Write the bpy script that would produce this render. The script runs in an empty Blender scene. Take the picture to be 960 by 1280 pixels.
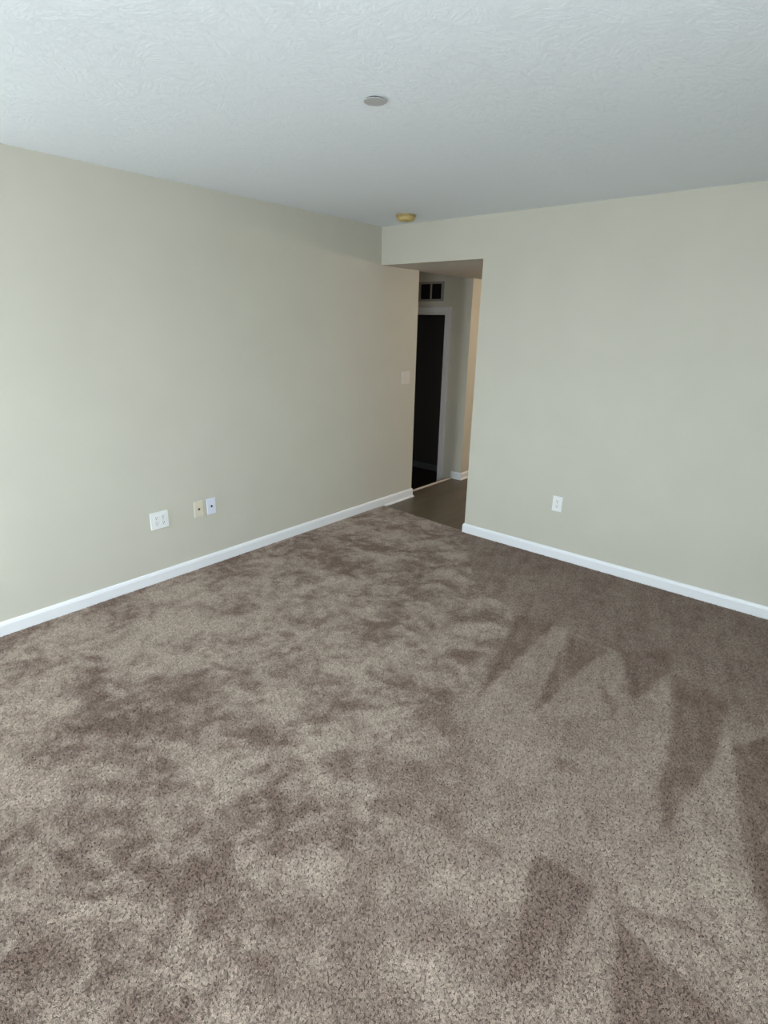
import bpy, bmesh, math, random
import numpy as np
from mathutils import Vector, Matrix
random.seed(7)
C = bpy.context.scene.collection
SC = bpy.context.scene
PI = math.pi

# ------------------------------------------------------------------ camera
F_PX, PITCH, YAW, ROLL = 691.76, 0.3256, 0.6979, 0.0213
CAM = Vector((3.3251, -3.8609, 1.6705))
fw = Vector((-math.sin(YAW)*math.cos(PITCH), math.cos(YAW)*math.cos(PITCH), -math.sin(PITCH)))
rt = fw.cross(Vector((0, 0, 1))).normalized()
up = rt.cross(fw)
r2 = math.cos(ROLL)*rt + math.sin(ROLL)*up
u2 = -math.sin(ROLL)*rt + math.cos(ROLL)*up
cd = bpy.data.cameras.new('camera')
cam = bpy.data.objects.new('camera', cd)
C.objects.link(cam)
cam.matrix_world = Matrix(((r2.x, u2.x, -fw.x, CAM.x), (r2.y, u2.y, -fw.y, CAM.y),
                           (r2.z, u2.z, -fw.z, CAM.z), (0, 0, 0, 1)))
cd.sensor_fit = 'VERTICAL'
cd.sensor_height = 24.0
cd.lens = F_PX/1280*24.0
cd.clip_start = 0.02
SC.camera = cam

# ------------------------------------------------------------------ room sizes (metres)
H = 2.44          # ceiling of the main room
HS = 2.149        # lower ceiling of the hall
W = 0.989         # width of the hall opening
Y1 = 0.534        # end of the left wall
Y2 = 1.47         # far wall of the hall
BB = 0.080        # baseboard height
XE, YS = 4.4, -4.8   # unseen right hand wall and window wall
# windows behind and beside the camera: (from, to, sill, head) along the window wall, then along the right wall
WINS = [(0.20, 0.80, 0.30, 2.10), (2.60, 3.60, 0.72, 2.10)]
WINE = [(-4.40, -3.50, 0.72, 2.10)]
LAND = -0.215     # landing one step down

# ------------------------------------------------------------------ world, lights, exposure
world = bpy.data.worlds.new('world')
SC.world = world
world.use_nodes = True
nt = world.node_tree
nt.nodes.clear()
tc = nt.nodes.new('ShaderNodeTexCoord')
sx = nt.nodes.new('ShaderNodeSeparateXYZ')
rp = nt.nodes.new('ShaderNodeValToRGB')
mr = nt.nodes.new('ShaderNodeMapRange')
bg = nt.nodes.new('ShaderNodeBackground')
ow = nt.nodes.new('ShaderNodeOutputWorld')
mr.inputs[1].default_value = -1
mr.inputs[2].default_value = 1
rp.color_ramp.elements[0].position = 0.47
rp.color_ramp.elements[0].color = (0.62, 0.66, 0.69, 1)     # pale ground below the horizon
rp.color_ramp.elements[1].position = 0.53
rp.color_ramp.elements[1].color = (0.84, 0.93, 1.0, 1)      # overcast sky
nt.links.new(tc.outputs['Generated'], sx.inputs[0])
nt.links.new(sx.outputs['Z'], mr.inputs[0])
nt.links.new(mr.outputs[0], rp.inputs[0])
nt.links.new(rp.outputs[0], bg.inputs['Color'])
nt.links.new(bg.outputs[0], ow.inputs[0])
bg.inputs['Strength'].default_value = 3.4

def portal(name, loc, rot, sx_, sy_):
    l = bpy.data.lights.new(name, 'AREA')
    l.shape = 'RECTANGLE'
    l.size, l.size_y = sx_, sy_
    l.cycles.is_portal = True
    o = bpy.data.objects.new(name, l)
    o.location = loc
    o.rotation_euler = rot
    C.objects.link(o)
for a, b, z0, z1 in WINS:
    portal('window_portal', ((a+b)/2, YS-0.02, (z0+z1)/2), (PI/2, 0, 0), b-a, z1-z0)
for a, b, z0, z1 in WINE:
    portal('window_portal', (XE+0.02, (a+b)/2, (z0+z1)/2), (0, PI/2, 0), z1-z0, b-a)

SC.view_settings.view_transform = 'Standard'
SC.view_settings.look = 'None'
SC.view_settings.gamma = 1.0
SC.view_settings.use_curve_mapping = False
SC.view_settings.exposure = 2.87

# ------------------------------------------------------------------ helpers
def tag(o, label=None, cat=None, group=None, kind=None):
    if label: o['label'] = label
    if cat: o['category'] = cat
    if group: o['group'] = group
    if kind: o['kind'] = kind
    return o

def obj(name, bm, mat, parent=None, smooth=False):
    me = bpy.data.meshes.new(name)
    bmesh.ops.recalc_face_normals(bm, faces=bm.faces)
    bm.to_mesh(me)
    bm.free()
    me.materials.append(mat)
    if smooth:
        for p in me.polygons: p.use_smooth = True
    o = bpy.data.objects.new(name, me)
    C.objects.link(o)
    if parent: o.parent = parent
    return o

def thing(name, label, cat, loc, rotz=0, group=None):
    o = bpy.data.objects.new(name, None)
    o.empty_display_size = 0.05
    o.location = loc
    o.rotation_euler = (0, 0, rotz)
    C.objects.link(o)
    return tag(o, label, cat, group)

def box(bm, x0, x1, y0, y1, z0, z1, bev=0.0, seg=1):
    r = bmesh.ops.create_cube(bm, size=1.0)
    vs = r['verts']
    for v in vs:
        v.co = Vector((x0+(v.co.x+.5)*(x1-x0), y0+(v.co.y+.5)*(y1-y0), z0+(v.co.z+.5)*(z1-z0)))
    if bev > 0:
        es = list({e for v in vs for e in v.link_edges})
        bmesh.ops.bevel(bm, geom=es, offset=bev, segments=seg, affect='EDGES', profile=0.5)
    return bm

def boxes(*bs):
    bm = bmesh.new()
    for b in bs: box(bm, *b)
    return bm

def lathe(bm, prof, n=32, axis='z', origin=(0, 0, 0)):
    """closed profile [(r, h)] turned about an axis through origin"""
    rings = []
    for r, h in prof:
        ring = []
        if r < 1e-6:
            ring = [bm.verts.new((0, 0, h))]*n
        else:
            for i in range(n):
                a = 2*PI*i/n
                ring.append(bm.verts.new((r*math.cos(a), r*math.sin(a), h)))
        rings.append(ring)
    new = {v for rg in rings for v in rg}
    for a, b in zip(rings[:-1], rings[1:]):
        for i in range(n):
            j = (i+1) % n
            q = []
            for v in (a[i], a[j], b[j], b[i]):
                if v not in q: q.append(v)
            if len(q) >= 3: bm.faces.new(q)
    for v in new:
        x, y, z = v.co
        if axis == 'x': v.co = Vector((z, x, y))
        elif axis == 'y': v.co = Vector((x, z, y))
        v.co += Vector(origin)
    return bm

def sweep(bm, prof, p0, p1, out, ext0=0.0, ext1=0.0):
    """extrude a closed profile [(d, z)] from p0 to p1; d runs along 'out'.
    ext0/ext1 lengthen the ends in proportion to d (mitres)."""
    p0, p1, out = Vector(p0), Vector(p1), Vector(out)
    t = (p1-p0).normalized()
    A = [bm.verts.new(p0+out*d+Vector((0, 0, z))-t*(ext0*d)) for d, z in prof]
    B = [bm.verts.new(p1+out*d+Vector((0, 0, z))+t*(ext1*d)) for d, z in prof]
    n = len(prof)
    for i in range(n):
        j = (i+1) % n
        bm.faces.new((A[i], A[j], B[j], B[i]))
    bm.faces.new(A)
    bm.faces.new(B[::-1])
    return bm

def prism(bm, poly, axis, a, b):
    """poly in the two other axes, extruded along axis from a to b"""
    def P(u, v, w):
        return {'x': (w, u, v), 'y': (u, w, v), 'z': (u, v, w)}[axis]
    A = [bm.verts.new(P(u, v, a)) for u, v in poly]
    B = [bm.verts.new(P(u, v, b)) for u, v in poly]
    n = len(poly)
    for i in range(n):
        j = (i+1) % n
        bm.faces.new((A[i], A[j], B[j], B[i]))
    bm.faces.new(A)
    bm.faces.new(B[::-1])
    return bm

# ------------------------------------------------------------------ materials
def mat(name, col, rough=0.6, spec=0.3, metal=0.0):
    m = bpy.data.materials.new(name)
    m.use_nodes = True
    b = m.node_tree.nodes['Principled BSDF']
    b.inputs['Base Color'].default_value = (*col, 1)
    b.inputs['Roughness'].default_value = rough
    b.inputs['Specular IOR Level'].default_value = spec
    b.inputs['Metallic'].default_value = metal
    return m

def noise_mix(m, c0, c1, scale, detail=3, lo=0.35, hi=0.65, stretch=None):
    t = m.node_tree
    b = t.nodes['Principled BSDF']
    tc = t.nodes.new('ShaderNodeTexCoord')
    n = t.nodes.new('ShaderNodeTexNoise')
    n.inputs['Scale'].default_value = scale
    n.inputs['Detail'].default_value = detail
    r = t.nodes.new('ShaderNodeValToRGB')
    r.color_ramp.elements[0].position = lo
    r.color_ramp.elements[1].position = hi
    r.color_ramp.elements[0].color = (*c0, 1)
    r.color_ramp.elements[1].color = (*c1, 1)
    if stretch:
        mp = t.nodes.new('ShaderNodeMapping')
        mp.inputs['Scale'].default_value = stretch
        t.links.new(tc.outputs['Object'], mp.inputs[0])
        t.links.new(mp.outputs[0], n.inputs['Vector'])
    else:
        t.links.new(tc.outputs['Object'], n.inputs['Vector'])
    t.links.new(n.outputs['Fac'], r.inputs[0])
    t.links.new(r.outputs[0], b.inputs['Base Color'])
    return n

def bump(m, scale, dist, strength=0.5, detail=4, distort=0.0):
    t = m.node_tree
    b = t.nodes['Principled BSDF']
    tc = t.nodes.new('ShaderNodeTexCoord')
    n = t.nodes.new('ShaderNodeTexNoise')
    n.inputs['Scale'].default_value = scale
    n.inputs['Detail'].default_value = detail
    n.inputs['Distortion'].default_value = distort
    bp = t.nodes.new('ShaderNodeBump')
    bp.inputs['Strength'].default_value = strength
    bp.inputs['Distance'].default_value = dist
    t.links.new(tc.outputs['Object'], n.inputs['Vector'])
    t.links.new(n.outputs['Fac'], bp.inputs['Height'])
    t.links.new(bp.outputs[0], b.inputs['Normal'])
    return bp

WALLC = (0.56, 0.55, 0.475)
m_wall = mat('greige_wall_paint', WALLC, 0.55, 0.25)
noise_mix(m_wall, tuple(c*0.985 for c in WALLC), tuple(c*1.015 for c in WALLC), 3.0)
bump(m_wall, 160, 0.0012, 0.25)

m_ceil = mat('white_stomped_ceiling', (0.84, 0.895, 0.93), 0.75, 0.15)
def ceiling_relief(m):                      # brush stomps: short ridges that turn from dab to dab
    t = m.node_tree
    b = t.nodes['Principled BSDF']
    L = t.links.new
    tc = t.nodes.new('ShaderNodeTexCoord')
    hs = []
    for k, sc in enumerate((8.0, 12.0)):
        vo = t.nodes.new('ShaderNodeTexVoronoi')
        vo.inputs['Scale'].default_value = sc
        vo.feature = 'SMOOTH_F1'
        vo.inputs['Smoothness'].default_value = 0.25
        sepc = t.nodes.new('ShaderNodeSeparateColor')
        ang = t.nodes.new('ShaderNodeMath'); ang.operation = 'MULTIPLY'; ang.inputs[1].default_value = 9.0
        vr = t.nodes.new('ShaderNodeVectorRotate'); vr.rotation_type = 'Z_AXIS'
        mp = t.nodes.new('ShaderNodeMapping'); mp.inputs['Scale'].default_value = (75, 16, 1)
        n = t.nodes.new('ShaderNodeTexNoise')
        n.inputs['Scale'].default_value = 1.0; n.inputs['Detail'].default_value = 2.0; n.inputs['Distortion'].default_value = 0.6
        L(tc.outputs['Object'], vo.inputs['Vector'])
        L(vo.outputs['Color'], sepc.inputs[0])
        L(sepc.outputs[0], ang.inputs[0])
        L(tc.outputs['Object'], vr.inputs['Vector'])
        L(ang.outputs[0], vr.inputs['Angle'])
        L(vr.outputs[0], mp.inputs[0])
        L(mp.outputs[0], n.inputs['Vector'])
        hs.append(n.outputs['Fac'])
    mxm = t.nodes.new('ShaderNodeMath'); mxm.operation = 'MAXIMUM'
    L(hs[0], mxm.inputs[0]); L(hs[1], mxm.inputs[1])
    bp = t.nodes.new('ShaderNodeBump')
    bp.inputs['Strength'].default_value = 0.30
    bp.inputs['Distance'].default_value = 0.005
    L(mxm.outputs[0], bp.inputs['Height'])
    L(bp.outputs[0], b.inputs['Normal'])
ceiling_relief(m_ceil)

m_trim = mat('white_gloss_trim', (0.80, 0.83, 0.86), 0.35, 0.45)
bump(m_trim, 40, 0.0006, 0.2)
m_plank = mat('dark_vinyl_floor', (0.11, 0.09, 0.065), 0.42, 0.4)
noise_mix(m_plank, (0.085, 0.070, 0.048), (0.135, 0.112, 0.080), 6.0, 5, 0.3, 0.7, (1.0, 0.25, 1.0))
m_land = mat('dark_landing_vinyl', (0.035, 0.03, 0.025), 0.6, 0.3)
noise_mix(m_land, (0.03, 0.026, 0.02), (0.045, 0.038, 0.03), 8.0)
m_nosing = mat('pale_metal_nosing', (0.52, 0.48, 0.43), 0.45, 0.4)
m_white = mat('white_plastic', (0.80, 0.82, 0.82), 0.4, 0.45)
m_bluewhite = mat('cool_white_plastic', (0.70, 0.74, 0.86), 0.4, 0.45)
m_ivory = mat('ivory_plastic', (0.68, 0.64, 0.52), 0.42, 0.45)
m_almond = mat('almond_plastic', (0.68, 0.65, 0.61), 0.42, 0.45)
m_dark = mat('dark_socket', (0.02, 0.02, 0.022), 0.6, 0.3)
m_grey = mat('grey_slot', (0.035, 0.04, 0.045), 0.6, 0.3)
m_screw = mat('painted_screw', (0.62, 0.62, 0.60), 0.35, 0.5, 0.4)
m_brassjack = mat('coax_metal', (0.14, 0.12, 0.08), 0.3, 0.5, 0.9)
m_disc = mat('grey_cover_plate', (0.46, 0.47, 0.46), 0.5, 0.35)
m_alarm = mat('yellowed_plastic', (0.55, 0.42, 0.15), 0.35, 0.5)
noise_mix(m_alarm, (0.50, 0.37, 0.12), (0.60, 0.47, 0.19), 20)
m_alarm_rim = mat('yellowed_rim', (0.38, 0.30, 0.15), 0.45, 0.4)
m_grille = mat('grey_grille_paint', (0.30, 0.28, 0.25), 0.5, 0.3)
m_black = mat('duct_black', (0.012, 0.012, 0.012), 0.8, 0.1)
m_glass = bpy.data.materials.new('window_glass')
m_glass.use_nodes = True
_t = m_glass.node_tree
_t.nodes.clear()
_tr = _t.nodes.new('ShaderNodeBsdfTransparent')
_gl = _t.nodes.new('ShaderNodeBsdfGlossy')
_gl.inputs['Roughness'].default_value = 0.02
_mx = _t.nodes.new('ShaderNodeMixShader')
_mx.inputs[0].default_value = 0.06
_o = _t.nodes.new('ShaderNodeOutputMaterial')
_t.links.new(_tr.outputs[0], _mx.inputs[1])
_t.links.new(_gl.outputs[0], _mx.inputs[2])
_t.links.new(_mx.outputs[0], _o.inputs[0])

# ------------------------------------------------------------------ setting
def struct(name, bm, m, label, parent=None):
    return tag(obj(name, bm, m, parent), label, kind='structure')

# kitchen side beyond the hall (only a sliver is seen)
KX, KY = 3.4, 3.8
# left wall: main run; the stub of wall over the landing opening
bm = boxes((-0.11, 0, YS-.12, Y1, -0.03, H+.0))
struct('wall_left', bm, m_wall, 'long greige painted wall on the left, above the white baseboard')
# back wall with the hall opening at its left end: one L-shaped slab
bm = bmesh.new()
prism(bm, [(0, HS), (W, HS), (W, -0.03), (XE+.1, -0.03), (XE+.1, H), (0, H)], 'y', 0, 0.115)
struct('wall_back', bm, m_wall, 'greige wall on the right with the hall opening at its left end')
# far wall of the hall, with the door hole
DX1, DX0, DH = -0.318, -1.10, 1.806
bm = bmesh.new()
prism(bm, [(0, LAND), (0, H), (-1.6, H), (-1.6, LAND), (DX0, LAND), (DX0, DH), (DX1, DH), (DX1, LAND)], 'y', Y2, Y2+0.115)
struct('wall_hall', bm, m_wall, 'shaded wall at the end of the hall, around the dark doorway')
bm = boxes((-0.115, 0, Y2+0.116, KY, -0.03, HS))
struct('wall_kitchen', bm, m_wall, 'sliver of warm lit wall past the corner of the hall end')
bm = boxes((-0.1, KX+.1, KY, KY+.1, -0.03, HS))
struct('wall_kitchen_end', bm, m_wall, 'unseen end wall of the kitchen beyond the hall')
bm = boxes((KX, KX+.1, 0.116, KY, -0.03, HS))
struct('wall_kitchen_right', bm, m_wall, 'unseen right hand wall of the kitchen')
# landing (one step down) and the dark room behind the doorway
bm = boxes((-1.6, -1.5, Y1-.1, Y2, LAND, H), (-1.5, -0.112, Y1-.1, Y1, LAND, H))
struct('wall_landing', bm, m_wall, 'unlit walls around the landing left of the hall')
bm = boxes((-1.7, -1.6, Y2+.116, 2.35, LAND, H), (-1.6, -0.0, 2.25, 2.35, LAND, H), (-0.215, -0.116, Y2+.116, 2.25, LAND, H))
struct('wall_closet', bm, mat('closet_shade_colour', (0.06, 0.055, 0.05), 0.8, 0.1), 'walls of the unlit room behind the doorway, its shade put into their colour')  # shade of the unlit room is painted into the wall colour
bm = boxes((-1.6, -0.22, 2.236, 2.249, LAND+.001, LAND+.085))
struct('baseboard_closet', bm, mat('closet_trim_shade', (0.12, 0.12, 0.12), 0.6, 0.2), 'baseboard inside the dark doorway, coloured down as if in shade')  # trim darkened in its colour too, standing in for shade
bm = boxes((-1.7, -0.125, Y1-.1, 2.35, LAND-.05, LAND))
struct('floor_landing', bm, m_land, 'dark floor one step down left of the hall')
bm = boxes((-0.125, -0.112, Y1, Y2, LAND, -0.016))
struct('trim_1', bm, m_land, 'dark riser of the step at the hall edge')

# ceilings
bm = boxes((-0.11, XE+.1, YS-.12, 0.0, H, H+.08))
struct('ceiling', bm, m_ceil, 'white stomp textured ceiling of the main room')
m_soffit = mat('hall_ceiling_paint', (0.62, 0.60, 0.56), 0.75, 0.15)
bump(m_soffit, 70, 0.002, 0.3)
bm = boxes((-0.055, KX+.1, 0.116, Y2-.001, HS, HS+.08), (0.001, KX+.1, Y2-.001, KY+.1, HS, HS+.08))
struct('ceiling_hall', bm, m_soffit, 'lower plain ceiling of the hall behind the header')
bm = boxes((-1.7, 0.0, Y1-.1, 2.35, H, H+.06), (-0.055, 0.0, 0.116, Y2-.001, HS+.081, H))
struct('ceiling_landing', bm, m_soffit, 'unlit ceiling over the landing left of the hall')

# hall floor
bm = boxes((-0.115, KX+.1, -0.02, KY+.1, -0.06, -0.012))
struct('floor_hall', bm, m_plank, 'dark brown smooth hall floor past the carpet edge')
bm = bmesh.new()
prism(bm, [(-0.128, -0.03), (-0.128, -0.004), (-0.122, 0.0), (-0.106, 0.0), (-0.098, -0.0115), (-0.115, -0.0115)], 'y', Y1+.002, Y2-.002)
struct('trim_2', bm, m_nosing, 'thin pale nosing strip along the step edge by the dark doorway')

# right wall and window wall (behind the camera)
def window_wall(name, label, axis, n0, n1, u0, u1, wins):
    # wall slab with openings; axis 'x' runs along x, 'y' along y
    q = lambda a, b, z0, z1: (a, b, n0, n1, z0, z1) if axis == 'x' else (n0, n1, a, b, z0, z1)
    bs, u = [], u0
    for a, b, z0, z1 in wins:
        bs += [q(u, a, -0.03, H), q(a, b, -0.03, z0), q(a, b, z1, H)]
        u = b
    bs.append(q(u, u1, -0.03, H))
    struct(name, boxes(*bs), m_wall, label)
def window(name, label, axis, n0, n1, a, b, z0, z1):
    q = lambda a, b, m0, m1, z0, z1: (a, b, m0, m1, z0, z1) if axis == 'x' else (m0, m1, a, b, z0, z1)
    wd = tag(bpy.data.objects.new(name, None), label, kind='structure')
    C.objects.link(wd)
    zm, f, mid = (z0+z1)/2, .045, (n0+n1)/2
    obj('window_frame', boxes(q(a, a+f, n0, n1, z0, z1), q(b-f, b, n0, n1, z0, z1), q(a+f, b-f, n0, n1, z0, z0+f),
        q(a+f, b-f, n0, n1, z1-f, z1), q(a+f, b-f, n0, n1, zm-.02, zm+.02)), m_trim, wd)
    for p0, p1 in ((z0+f, zm-.02), (zm+.02, z1-f)):
        obj('pane', boxes(q(a+f, b-f, mid-.003, mid+.003, p0, p1)), m_glass, wd)
window_wall('wall_right', 'greige wall to the right of the camera, out of the frame', 'y', XE, XE+.12, YS-.12, 0.0, WINE)
window_wall('wall_front', 'greige wall behind the camera that holds two windows', 'x', YS-.12, YS, 0, XE, WINS)
for i, (w, lb) in enumerate(zip(WINS, ('narrow tall window behind the camera beside the left wall', 'white framed window behind the camera'))):
    window('window_%d' % (i+1), lb, 'x', YS-.09, YS-.03, *w)
for w in WINE:
    window('window_3', 'white framed window in the wall right of the camera', 'y', XE+.03, XE+.09, *w)

# baseboards: flat face, small step and an eased top
BP = [(0, 0), (0.013, 0), (0.013, BB-.020), (0.0115, BB-.0165), (0.0115, BB-.014), (0.009, BB-.006), (0.005, BB), (0, BB)]
SHOE = [(0.013, -0.012), (0.026, -0.012), (0.025, -0.003), (0.021, 0.003), (0.013, 0.006)]
def base(name, label, runs, z=0.0):
    bm = bmesh.new()
    for p0, p1, out, e0, e1 in runs:
        sweep(bm, [(d, q+z) for d, q in BP], p0, p1, out, e0, e1)
    return struct(name, bm, m_trim, label)
bl = base('baseboard_left', 'white baseboard along the foot of the long left wall',
     [((0, YS, 0), (0, Y1, 0), (1, 0, 0), 0, 0.9), ((0, Y1, 0), (-.11, Y1, 0), (0, 1, 0), 0.9, 0)])
bm = bmesh.new()
sweep(bm, SHOE, (0, 0.085, 0), (0, Y1+.012, 0), (1, 0, 0), 0, 0.3)
obj('shoe_moulding', bm, m_trim, bl)['label'] = 'white quarter round along the hall stretch of the baseboard'
base('baseboard_back', 'bright white baseboard along the foot of the right wall',
     [((W, 0, 0), (XE, 0, 0), (0, -1, 0), 1, 0), ((W, .115, 0), (W, 0, 0), (-1, 0, 0), 0, 1)])
bh = base('baseboard_hall', 'short white baseboard wrapping the corner at the hall end',
     [((-.128, Y2, -0.012), (0, Y2, -0.012), (0, -1, 0), 0, 1), ((0, Y2, -0.012), (0, KY, -0.012), (1, 0, 0), 1, 0)])
bm = bmesh.new()
sweep(bm, SHOE, (-.11, Y2, 0), (0, Y2, 0), (0, -1, 0), 0, 1)
sweep(bm, SHOE, (0, Y2, 0), (0, KY, 0), (1, 0, 0), 1, 0)
obj('shoe_moulding', bm, m_trim, bh)
base('baseboard_front', 'white baseboard under the window wall behind the camera', [((0, YS, 0), (XE, YS, 0), (0, 1, 0), 0, 0)])
base('baseboard_right', 'white baseboard on the wall right of the camera', [((XE, YS, 0), (XE, 0, 0), (-1, 0, 0), 0, 0)])

# door casing round the dark doorway
m_case = mat('grey_white_casing', (0.66, 0.66, 0.67), 0.4, 0.4)
tr = tag(bpy.data.objects.new('door_1', None), 'white moulded casing round the dark open doorway at the hall end', kind='structure')
C.objects.link(tr)
CW = 0.062
def casing_profile(w=CW): return [(0, 0), (0, .010), (.008, .013), (.022, .012), (.026, .017), (w-.012, .020), (w-.002, .018), (w, .014), (w, 0)]
def casing(p0, p1, side, e0, e1):
    # profile u runs along 'side' away from the opening, depth runs towards -y
    p0, p1, side = Vector(p0), Vector(p1), Vector(side)
    t = (p1-p0).normalized()
    bm = bmesh.new()
    P = casing_profile()
    A = [bm.verts.new(p0+side*u+Vector((0, -d, 0))-t*e0*u) for u, d in P]
    B = [bm.verts.new(p1+side*u+Vector((0, -d, 0))+t*e1*u) for u, d in P]
    n = len(P)
    for i in range(n):
        bm.faces.new((A[i], A[(i+1) % n], B[(i+1) % n], B[i]))
    bm.faces.new(A); bm.faces.new(B[::-1])
    return bm
ci = 0.006
obj('side_casing', casing((DX1+ci, Y2, LAND), (DX1+ci, Y2, DH+ci), (1, 0, 0), 0, 1), m_case, tr)
obj('side_casing', casing((DX0-ci, Y2, LAND), (DX0-ci, Y2, DH+ci), (-1, 0, 0), 0, 1), m_case, tr)
obj('head_casing', casing((DX0-ci, Y2, DH+ci), (DX1+ci, Y2, DH+ci), (0, 0, 1), 1, 1), m_case, tr)
obj('door_jamb', boxes((DX1-.014, DX1, Y2, Y2+.115, LAND, DH), (DX0, DX0+.014, Y2, Y2+.115, LAND, DH),
                       (DX0+.014, DX1-.014, Y2, Y2+.115, DH-.014, DH)), m_case, tr)

# kitchen ceiling lamp (out of sight round the corner): gives the warm light
lamp = thing('ceiling_lamp', 'round kitchen ceiling lamp out of sight beyond the hall', 'lamp', (1.6, 2.6, HS))
bm = bmesh.new(); lathe(bm, [(0, -.001), (.15, -.001), (.15, -.02), (.14, -.025), (0, -.025)], 32); obj('lamp_base', bm, m_white, lamp)
m_glow = mat('lamp_glass', (0.9, 0.85, 0.75), 0.4)
m_glow.node_tree.nodes['Principled BSDF'].inputs['Emission Color'].default_value = (1, 0.72, 0.45, 1)
m_glow.node_tree.nodes['Principled BSDF'].inputs['Emission Strength'].default_value = 0.8
bm = bmesh.new(); lathe(bm, [(.139, -.026), (.13, -.06), (.09, -.085), (0, -.095)], 32); obj('lamp_shade', bm, m_glow, lamp, True)
ld = bpy.data.lights.new('lamp_light', 'POINT')
ld.energy = 7.5
ld.color = (1, 0.79, 0.60)
ld.shadow_soft_size = 0.12
lo = bpy.data.objects.new('lamp_light', ld)
lo.location = (1.6, 2.6, HS-.24)
C.objects.link(lo)

# ------------------------------------------------------------------ carpet
# floor slab under the pile, then one carpet object: a fine grid with a nap value at each vertex, tufted by geometry nodes
bm = bmesh.new()
EDGE0, EDGE1 = 0.082, 0.012      # the carpet edge in the opening is laid slightly askew
box(bm, -0.0, XE, YS, -0.02, -0.06, -0.022)
struct('floor', bm, mat('floor_board', (0.2, 0.17, 0.14), 0.8), 'floor slab under the carpet of the main room')

def fbm(X, Y, scale, octaves, seed):
    rng = np.random.RandomState(seed)
    tot = np.zeros_like(X); amp = 1.0; nrm = 0
    for o in range(octaves):
        G = rng.rand(256, 256)
        u = X*scale+37.3*o+200; v = Y*scale+11.7*o+200
        iu = np.floor(u).astype(int); iv = np.floor(v).astype(int)
        fu = u-iu; fv = v-iv
        fu = fu*fu*(3-2*fu); fv = fv*fv*(3-2*fv)
        g = lambda a, b: G[a % 256, b % 256]
        val = (g(iu, iv)*(1-fu)+g(iu+1, iv)*fu)*(1-fv)+(g(iu, iv+1)*(1-fu)+g(iu+1, iv+1)*fu)*fv
        tot += amp*val; nrm += amp; amp *= 0.55; scale *= 2.03
    return tot/nrm

def in_poly(X, Y, poly):
    ins = np.zeros(X.shape, bool)
    n = len(poly)
    for i in range(n):
        x0, y0 = poly[i]; x1, y1 = poly[(i+1) % n]
        if y0 == y1: continue
        c = ((y0 > Y) != (y1 > Y)) & (X < (x1-x0)*(Y-y0)/(y1-y0)+x0)
        ins ^= c
    return ins

# vacuum strokes, in floor coordinates: (outline, nap 0 dark .. 1 light, weight)
NAP_POLYS = [
    ([(0.979, -0.015), (3.199, -0.014), (3.348, -1.239), (3.192, -1.128), (2.9, -1.008), (2.563, -0.983), (1.995, -0.98), (1.636, -0.862)], 0.3, 0.75),   # field by the wall
    ([(2.04, -1.04), (2.263, -0.995), (2.335, -0.99), (2.611, -0.994), (2.789, -1.411), (2.896, -0.989), (3.008, -1.404), (3.14, -2.069), (3.061, -2.401), (2.817, -2.436), (2.663, -2.256), (2.35, -2.13), (2.239, -1.904)], 0.66, 0.65),   # light strokes
    ([(2.007, -1.003), (2.236, -0.945), (2.261, -1.904)], 0.14, 0.9),   # d1
    ([(2.342, -0.996), (2.567, -1.018), (2.504, -1.819)], 0.16, 0.9),   # d2
    ([(2.642, -0.992), (2.847, -0.78), (2.902, -0.998), (2.826, -1.401)], 0.16, 0.85),   # d3
    ([(2.643, -1.353), (2.772, -1.446), (2.803, -1.606)], 0.2, 0.8),   # d4
    ([(2.903, -1.005), (3.186, -1.114), (3.201, -1.529), (3.141, -2.099), (3.072, -1.867), (3.011, -1.437)], 0.16, 0.85),   # d5
    ([(3.176, -1.096), (3.306, -1.736), (3.417, -2.115), (3.473, -2.271), (3.503, -2.513), (3.103, -2.416), (3.14, -2.069), (3.201, -1.529)], 0.72, 0.8),   # l5
    ([(3.245, -1.428), (3.36, -1.212), (3.469, -2.153), (3.408, -2.123), (3.306, -1.736)], 0.14, 0.85),   # d6
    ([(3.111, -2.442), (3.221, -2.378), (3.364, -2.345), (3.379, -2.368), (3.234, -2.429), (3.131, -2.465)], 0.2, 0.7),   # dline
    ([(2.821, -2.449), (3.032, -2.435), (3.045, -2.768), (2.947, -2.866), (2.893, -2.657)], 0.15, 0.85),   # d7
    ([(3.034, -2.433), (3.068, -2.404), (3.201, -2.786), (3.068, -2.902), (3.049, -2.765)], 0.62, 0.7),   # l7
    ([(3.108, -2.485), (3.282, -2.535), (3.458, -2.563), (3.201, -2.786)], 0.15, 0.85),   # d8
    ([(3.118, -2.461), (3.377, -2.356), (3.498, -2.32), (3.519, -2.509), (3.458, -2.563), (3.282, -2.535)], 0.58, 0.7),   # l8
    ([(2.692, -1.981), (2.774, -1.953), (2.822, -2.01), (2.747, -2.048)], 0.2, 0.8),   # spot
]

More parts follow.
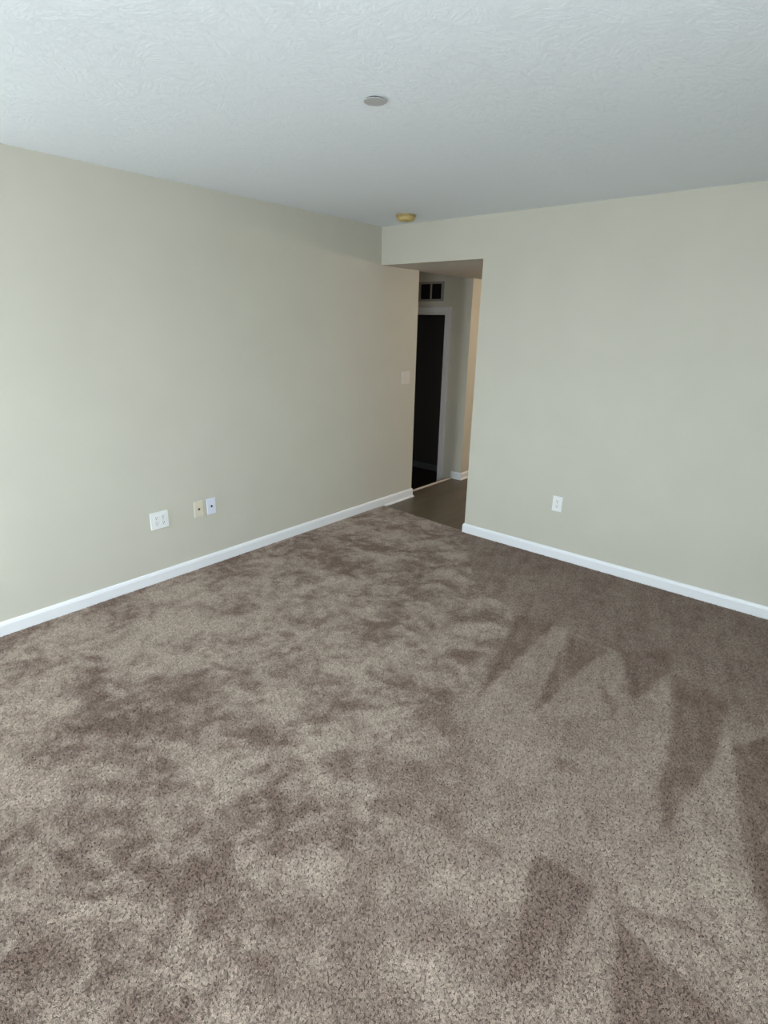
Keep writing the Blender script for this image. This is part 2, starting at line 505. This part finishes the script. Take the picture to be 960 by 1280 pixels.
ST = 0.015
nx = int(round(XE/ST)); 
gx = np.linspace(0.0135, XE-.0135, nx)
gy = np.linspace(YS+.001, -0.0145, int(round(-YS/ST)))
ge = np.linspace(0, 1, 5)[1:]                      # rows that reach into the opening
GX, GY = np.meshgrid(gx, gy)
def nap_field(X, Y):
    wx = X+0.035*(fbm(X, Y, 13, 4, 5)-.5); wy = Y+0.035*(fbm(X, Y, 11, 4, 6)-.5)
    dx = X+0.16*(fbm(X, Y, 5, 3, 31)-.5); dy = Y+0.16*(fbm(X, Y, 5, 3, 32)-.5)
    A, B = dx*0.92+dy*0.40, dy*0.92-dx*0.40        # brushed mostly along one slanting direction
    big = fbm(A*0.8, B, 1.9, 2, 2)-.5
    mid = fbm(A*0.7, B, 6.0, 3, 1)-.5
    fin = fbm(A, B, 19, 4, 4)-.5
    v = 0.56+big*0.6+mid*1.35+fin*1.5+(fbm(X, Y, 45, 3, 8)-.5)*0.6
    v = 0.5+0.5*np.tanh((v-0.5)*1.75)/np.tanh(1.6)
    # vacuumed side on the right: smoother ground, then the strokes
    edge = np.clip((X*0.95+Y*0.18-1.70)/0.30+(fbm(X, Y, 4, 3, 9)-.5)*2.2, 0, 1)
    calm = 0.46+(fbm(X, Y, 7, 4, 12)-.5)*0.9+(fbm(X, Y, 26, 3, 14)-.5)*0.5
    v = v*(1-edge)+calm*edge
    # each stroke: soft edged, with the fine parallel lines the machine leaves
    for poly, val, wgt in NAP_POLYS:
        m = 0
        for ox, oy in ((0, 0), (.008, .003), (-.008, -.003), (.003, -.008), (-.003, .008)):
            m = m+0.2*in_poly(wx+ox, wy+oy, poly)
        lines = (fbm(X*40+Y*12, Y*5, 1.0, 2, 22)-.5)*0.45
        q = val+(fbm(X, Y, 14, 4, 21)-.5)*0.45+lines
        v = v*(1-wgt*m)+q*wgt*m
    return np.clip(v, 0, 1)
NV = nap_field(GX, GY)
verts = [(float(x), float(y), -0.0045) for y, x_ in zip(gy, gy) for x in gx]
R, Q = len(gy), len(gx)
faces = [(r*Q+c, r*Q+c+1, (r+1)*Q+c+1, (r+1)*Q+c) for r in range(R-1) for c in range(Q-1)]
naps = NV.reshape(-1).tolist()
# tongue of carpet in the hall opening
cols = [c for c in range(Q) if 0.014 < gx[c] < W-0.014]
row0 = {c: (R-1)*Q+c for c in cols}
prev = row0
for t in ge:
    cur = {}
    for c in cols:
        x = float(gx[c])
        ye = EDGE0+(EDGE1-EDGE0)*x/W
        y = float(-0.0145+(ye+0.0145)*t)
        cur[c] = len(verts)
        verts.append((x, y, -0.0045))
        naps.append(float(nap_field(np.array([[x]]), np.array([[y]]))[0, 0]))
    for a, b in zip(cols[:-1], cols[1:]):
        faces.append((prev[a], prev[b], cur[b], cur[a]))
    prev = cur
# one tuft (a bundle of four short twisted yarns) rides in the same mesh; the nodes below lift it off and repeat it
n_grid, n_gf = len(verts), len(faces)
rng = random.Random(3)
for k in range(4):
    a = k*PI/2+rng.uniform(-.4, .4)
    bx, by = 0.0026*math.cos(a), 0.0026*math.sin(a)
    tx, ty = bx*rng.uniform(1.6, 2.8), by*rng.uniform(1.6, 2.8)
    h = rng.uniform(0.010, 0.014)
    rings = []
    for z, rad, s in ((0, .0018, 0), (h*.55, .0026, .45), (h, .0014, 1)):
        rings.append(list(range(len(verts), len(verts)+4)))
        for i in range(4):
            verts.append((bx+(tx-bx)*s+rad*math.cos(a+i*PI/2+s), by+(ty-by)*s+rad*math.sin(a+i*PI/2+s), z))
            naps.append(0.5)
    for p, q in zip(rings[:-1], rings[1:]):
        for i in range(4):
            faces.append((p[i], p[(i+1) % 4], q[(i+1) % 4], q[i]))
    faces.append(tuple(rings[-1]))
me = bpy.data.meshes.new('carpet')
me.from_pydata(verts, [], faces)
tf = me.attributes.new('is_tuft', 'BOOLEAN', 'FACE')
tf.data.foreach_set('value', [i >= n_gf for i in range(len(faces))])
at = me.attributes.new('nap', 'FLOAT', 'POINT')
at.data.foreach_set('value', np.array(naps, dtype=np.float32))
carpet = bpy.data.objects.new('carpet', me)
C.objects.link(carpet)
tag(carpet, 'brown beige cut pile carpet covering the floor, with brushed and vacuumed nap marks', 'carpet', kind='stuff')

CL, CD = (0.465, 0.388, 0.322), (0.232, 0.170, 0.138)  # light and dark shading of the leaning nap, put into the pile colour
def pile_mat(name, atype, mult):
    m = mat(name, CL, 0.95, 0.05)
    t = m.node_tree
    b = t.nodes['Principled BSDF']
    a = t.nodes.new('ShaderNodeAttribute')
    a.attribute_type = atype
    a.attribute_name = 'nap'
    r = t.nodes.new('ShaderNodeValToRGB')
    r.color_ramp.elements[0].position = 0.1
    r.color_ramp.elements[1].position = 0.9
    r.color_ramp.elements[0].color = (*[c*mult for c in CD], 1)
    r.color_ramp.elements[1].color = (*[c*mult for c in CL], 1)
    t.links.new(a.outputs['Fac'], r.inputs[0])
    if atype == 'INSTANCER':
        oi = t.nodes.new('ShaderNodeObjectInfo')
        mr = t.nodes.new('ShaderNodeMapRange')
        mr.inputs[3].default_value = 0.62
        mr.inputs[4].default_value = 1.34
        mx = t.nodes.new('ShaderNodeMix')
        mx.data_type = 'RGBA'
        mx.blend_type = 'MULTIPLY'
        mx.inputs['Factor'].default_value = 1
        a2 = t.nodes.new('ShaderNodeAttribute')
        a2.attribute_type = 'INSTANCER'
        a2.attribute_name = 'fleck'
        t.links.new(a2.outputs['Fac'], mr.inputs[0])
        t.links.new(r.outputs[0], mx.inputs[6])
        t.links.new(mr.outputs[0], mx.inputs[7])
        t.links.new(mx.outputs[2], b.inputs['Base Color'])
    else:
        t.links.new(r.outputs[0], b.inputs['Base Color'])
    return m
m_back = pile_mat('carpet_backing', 'GEOMETRY', 0.6)
m_pile = pile_mat('carpet_pile', 'INSTANCER', 1.0)
me.materials.append(m_back)
me.materials.append(m_pile)
for p in me.polygons[n_gf:]: p.material_index = 1


ng = bpy.data.node_groups.new('carpet_tufts', 'GeometryNodeTree')
ng.interface.new_socket('Geometry', in_out='INPUT', socket_type='NodeSocketGeometry')
ng.interface.new_socket('Geometry', in_out='OUTPUT', socket_type='NodeSocketGeometry')
N, L = ng.nodes.new, ng.links.new
gi, go = N('NodeGroupInput'), N('NodeGroupOutput')
ia = N('GeometryNodeInputNamedAttribute'); ia.data_type = 'BOOLEAN'; ia.inputs['Name'].default_value = 'is_tuft'
sep = N('GeometryNodeSeparateGeometry'); sep.domain = 'FACE'
L(gi.outputs[0], sep.inputs['Geometry']); L(ia.outputs['Attribute'], sep.inputs['Selection'])
ds = N('GeometryNodeDistributePointsOnFaces')
ds.inputs['Density'].default_value = 46000
L(sep.outputs['Inverted'], ds.inputs['Mesh'])
rv = N('FunctionNodeRandomValue'); rv.data_type = 'FLOAT'
sa = N('GeometryNodeStoreNamedAttribute'); sa.data_type = 'FLOAT'; sa.domain = 'POINT'
sa.inputs['Name'].default_value = 'fleck'
L(ds.outputs['Points'], sa.inputs['Geometry'])
L([o for o in rv.outputs if o.type == 'VALUE' and o.enabled][0], sa.inputs['Value'])
na = N('GeometryNodeInputNamedAttribute'); na.data_type = 'FLOAT'; na.inputs['Name'].default_value = 'nap'
lean = N('ShaderNodeMapRange')                 # brushed towards the wall (light) or towards the window (dark)
lean.inputs[3].default_value = 0.55
lean.inputs[4].default_value = -0.75
L(na.outputs['Attribute'], lean.inputs[0])
jit = N('FunctionNodeRandomValue'); jit.data_type = 'FLOAT_VECTOR'
jit.inputs[0].default_value = (-.35, -.35, -3.14)
jit.inputs[1].default_value = (.35, .35, 3.14)
jit.inputs['Seed'].default_value = 5
cx = N('ShaderNodeCombineXYZ')
L(lean.outputs[0], cx.inputs['X'])
va = N('ShaderNodeVectorMath'); va.operation = 'ADD'
L([o for o in jit.outputs if o.type == 'VECTOR' and o.enabled][0], va.inputs[0]); L(cx.outputs[0], va.inputs[1])
er = N('FunctionNodeEulerToRotation')
L(va.outputs[0], er.inputs[0])
sc = N('FunctionNodeRandomValue'); sc.data_type = 'FLOAT'
_si = [i for i in sc.inputs if i.type == 'VALUE' and i.enabled]
_si[0].default_value, _si[1].default_value = 0.42, 0.66
sc.inputs['Seed'].default_value = 9
iop = N('GeometryNodeInstanceOnPoints')
L(sa.outputs['Geometry'], iop.inputs['Points'])
L(sep.outputs['Selection'], iop.inputs['Instance'])
L(er.outputs[0], iop.inputs['Rotation'])
L([o for o in sc.outputs if o.type == 'VALUE' and o.enabled][0], iop.inputs['Scale'])
jn = N('GeometryNodeJoinGeometry')
L(sep.outputs['Inverted'], jn.inputs[0]); L(iop.outputs[0], jn.inputs[0])
L(jn.outputs[0], go.inputs[0])
md = carpet.modifiers.new('tufts', 'NODES')
md.node_group = ng

# ------------------------------------------------------------------ small fixtures
def plate_bm(w, h, t=0.0058):
    bm = bmesh.new()
    box(bm, -w/2, w/2, -t, 0, -h/2, h/2)
    # bevel only the front edges
    es = [e for e in bm.edges if all(abs(v.co.y+t) < 1e-6 for v in e.verts)]
    bmesh.ops.bevel(bm, geom=es, offset=0.003, segments=3, affect='EDGES', profile=0.6)
    return bm
def screw(root, x, z, y=-0.0058, m=None):
    bm = bmesh.new(); lathe(bm, [(0, .001), (.0034, .001), (.0034, -.0006), (.0022, -.0013), (0, -.0015)], 12, 'y', (x, y, z))
    return obj('screw', bm, m or m_screw, root)
def receptacle(root, x, z):
    """one socket face: rounded, flat at top and bottom, with two slots and a ground hole"""
    bm = bmesh.new()
    pts = []
    for i in range(24):
        a = 2*PI*i/24
        pts.append((x+.0172*math.cos(a), z+max(-.0142, min(.0142, .0172*math.sin(a)))))
    prism(bm, pts, 'y', -0.0078, -0.004)
    r = obj('receptacle', bm, m_white, root)
    obj('slot', boxes((x-.0078, x-.0052, -.0082, -.0076, z+.0005, z+.0095)), m_grey, r)
    obj('slot', boxes((x+.0050, x+.0078, -.0082, -.0076, z+.0005, z+.0085)), m_grey, r)
    bm = bmesh.new(); lathe(bm, [(0, .0003), (.0031, .0003), (.0031, -.0003), (0, -.0003)], 12, 'y', (x, -.0079, z-.0068)); obj('ground_hole', bm, m_grey, r)
    return r
LEFT = PI/2      # local -y faces +x : plates on the left wall
# four-socket outlet
o = thing('wall_outlet', 'wide white four-socket outlet plate low on the left wall', 'outlet', (0, -2.19, .428), LEFT)
obj('plate', plate_bm(.124, .115), m_white, o)
for x in (-.023, .023):
    for z in (-.0195, .0195): receptacle(o, x, z)
    screw(o, x, 0)
# duplex outlet on the right wall
o = thing('wall_outlet', 'narrow white two-socket outlet low on the right wall', 'outlet', (1.779, 0, .430))
obj('plate', plate_bm(.075, .116), m_white, o)
for z in (-.0195, .0195): receptacle(o, 0, z)
screw(o, 0, 0)
# cable jacks
def jack(label, y, z, m, dark):
    o = thing('cable_jack', label, 'jack', (0, y, z), LEFT)
    obj('plate', plate_bm(.070, .113), m, o)
    bm = bmesh.new()
    lathe(bm, [(0, 0), (.0085, 0), (.0085, -.0078), (.0060, -.0078), (.0060, -.004), (0, -.004)], 6 if dark else 16, 'y', (0, 0, 0))
    j = obj('jack_nut', bm, m_brassjack, o)
    bm = bmesh.new(); lathe(bm, [(0, -.001), (.0056, -.001), (.0056, -.0062), (0, -.0062)], 12, 'y'); obj('jack_hole', bm, m_dark, j)
    screw(o, 0, .0415, m=m); screw(o, 0, -.0415, m=m)
jack('ivory cable jack plate with a dark centre hole, left of the blue-white plate', -1.900, .435, m_ivory, True)
jack('blue-white cable jack plate, right of the ivory plate on the left wall', -1.801, .434, m_bluewhite, False)
# light switch
o = thing('light_switch', 'two-gang light switch plate on the left wall beside the hall', 'switch', (0, .380, 1.202), LEFT)
obj('plate', plate_bm(.117, .116), m_almond, o)
for x in (-.023, .023):
    obj('toggle_frame', boxes((x-.0065, x+.0065, -.0068, -.004, -.0125, .0125)), m_almond, o)
    bm = bmesh.new()
    s = 1 if x < 0 else -1
    prism(bm, [(-.006, -.005*s-.004), (-.006, .004), (-.017, .004+.006*s), (-.017, -.002+.006*s)], 'x', x-.0042, x+.0042)
    obj('toggle', bm, m_almond, o)
    screw(o, x, .030); screw(o, x, -.030)

# sprinkler cover plate on the ceiling
o = thing('sprinkler_cover', 'flat grey round sprinkler cover plate hanging just below the white ceiling', 'sprinkler', (1.756, -2.090, H))
bm = bmesh.new(); lathe(bm, [(0, -.0040), (.030, -.0040), (.0405, -.0045), (.0418, -.0055), (.0412, -.0068), (.0395, -.0074), (0, -.0078)], 48); obj('cover_plate', bm, m_disc, o, False)
bm = bmesh.new(); lathe(bm, [(.0345, .001), (.0345, -.0043), (.033, -.0043), (.033, .001)], 40); obj('cup', bm, m_grey, o)
# smoke alarm
o = thing('smoke_alarm', 'yellowed round smoke alarm on the ceiling above the hall header', 'smoke alarm', (.492, -.305, H))
bm = bmesh.new(); lathe(bm, [(0, 0.0), (.073, 0.0), (.074, -.004), (.0735, -.010), (.070, -.0125), (.066, -.013), (0, -.013)], 48); obj('base_ring', bm, m_alarm_rim, o)
bm = bmesh.new(); lathe(bm, [(0, -.013), (.061, -.013), (.061, -.0165), (.066, -.0175), (.0665, -.020), (.0640, -.033), (.058, -.040), (.046, -.0435), (0, -.0445)], 48); b = obj('cover', bm, m_alarm, o)
bm = bmesh.new()
for i in range(28):
    a = 2*PI*i/28
    r = bmesh.ops.create_cube(bm, size=1.0)
    for v in r['verts']:
        p = Vector((v.co.x*.003, v.co.y*.008, v.co.z*.006))
        p = Matrix.Rotation(a, 3, 'Z') @ (p+Vector((.0655, 0, -.0245)))
        v.co = p
obj('vent_slots', bm, m_alarm_rim, b)
bm = bmesh.new(); lathe(bm, [(0, -.0440), (.009, -.0440), (.009, -.0465), (.008, -.047), (0, -.047)], 16, origin=(.022, -.01, 0)); obj('test_button', bm, m_alarm_rim, b)

# return-air grille over the doorway
gx0, gx1, gz0, gz1 = -.700, -.362, 1.931, 2.131
o = thing('air_vent', 'grey framed air vent with two dark louvred panels above the dark doorway', 'vent', ((gx0+gx1)/2, Y2, gz0))
gw, gh = gx1-gx0, gz1-gz0
fwid = .030
obj('frame', boxes((-gw/2, -gw/2+fwid, -.010, 0, 0, gh), (gw/2-fwid, gw/2, -.010, 0, 0, gh), (-gw/2+fwid, gw/2-fwid, -.010, 0, gh-.022, gh), (-gw/2+fwid, gw/2-fwid, -.010, 0, 0, .022)), m_grille, o)
obj('centre_bar', boxes((-.010, .010, -.009, 0, .022, gh-.022)), m_grille, o)
obj('backing', boxes((-gw/2+fwid, gw/2-fwid, -.0012, -.0002, .022, gh-.022)), m_black, o)
for a, bq in ((-gw/2+fwid, -.010), (.010, gw/2-fwid)):
    k = 0
    z = .030
    while z < gh-.028:
        bm = bmesh.new()
        prism(bm, [(-.0085, z-.004), (-.0080, z-.0045), (-.0015, z+.004), (-.002, z+.0045)], 'x', a, bq)
        obj('louvre', bm, m_black, o)
        z += .013
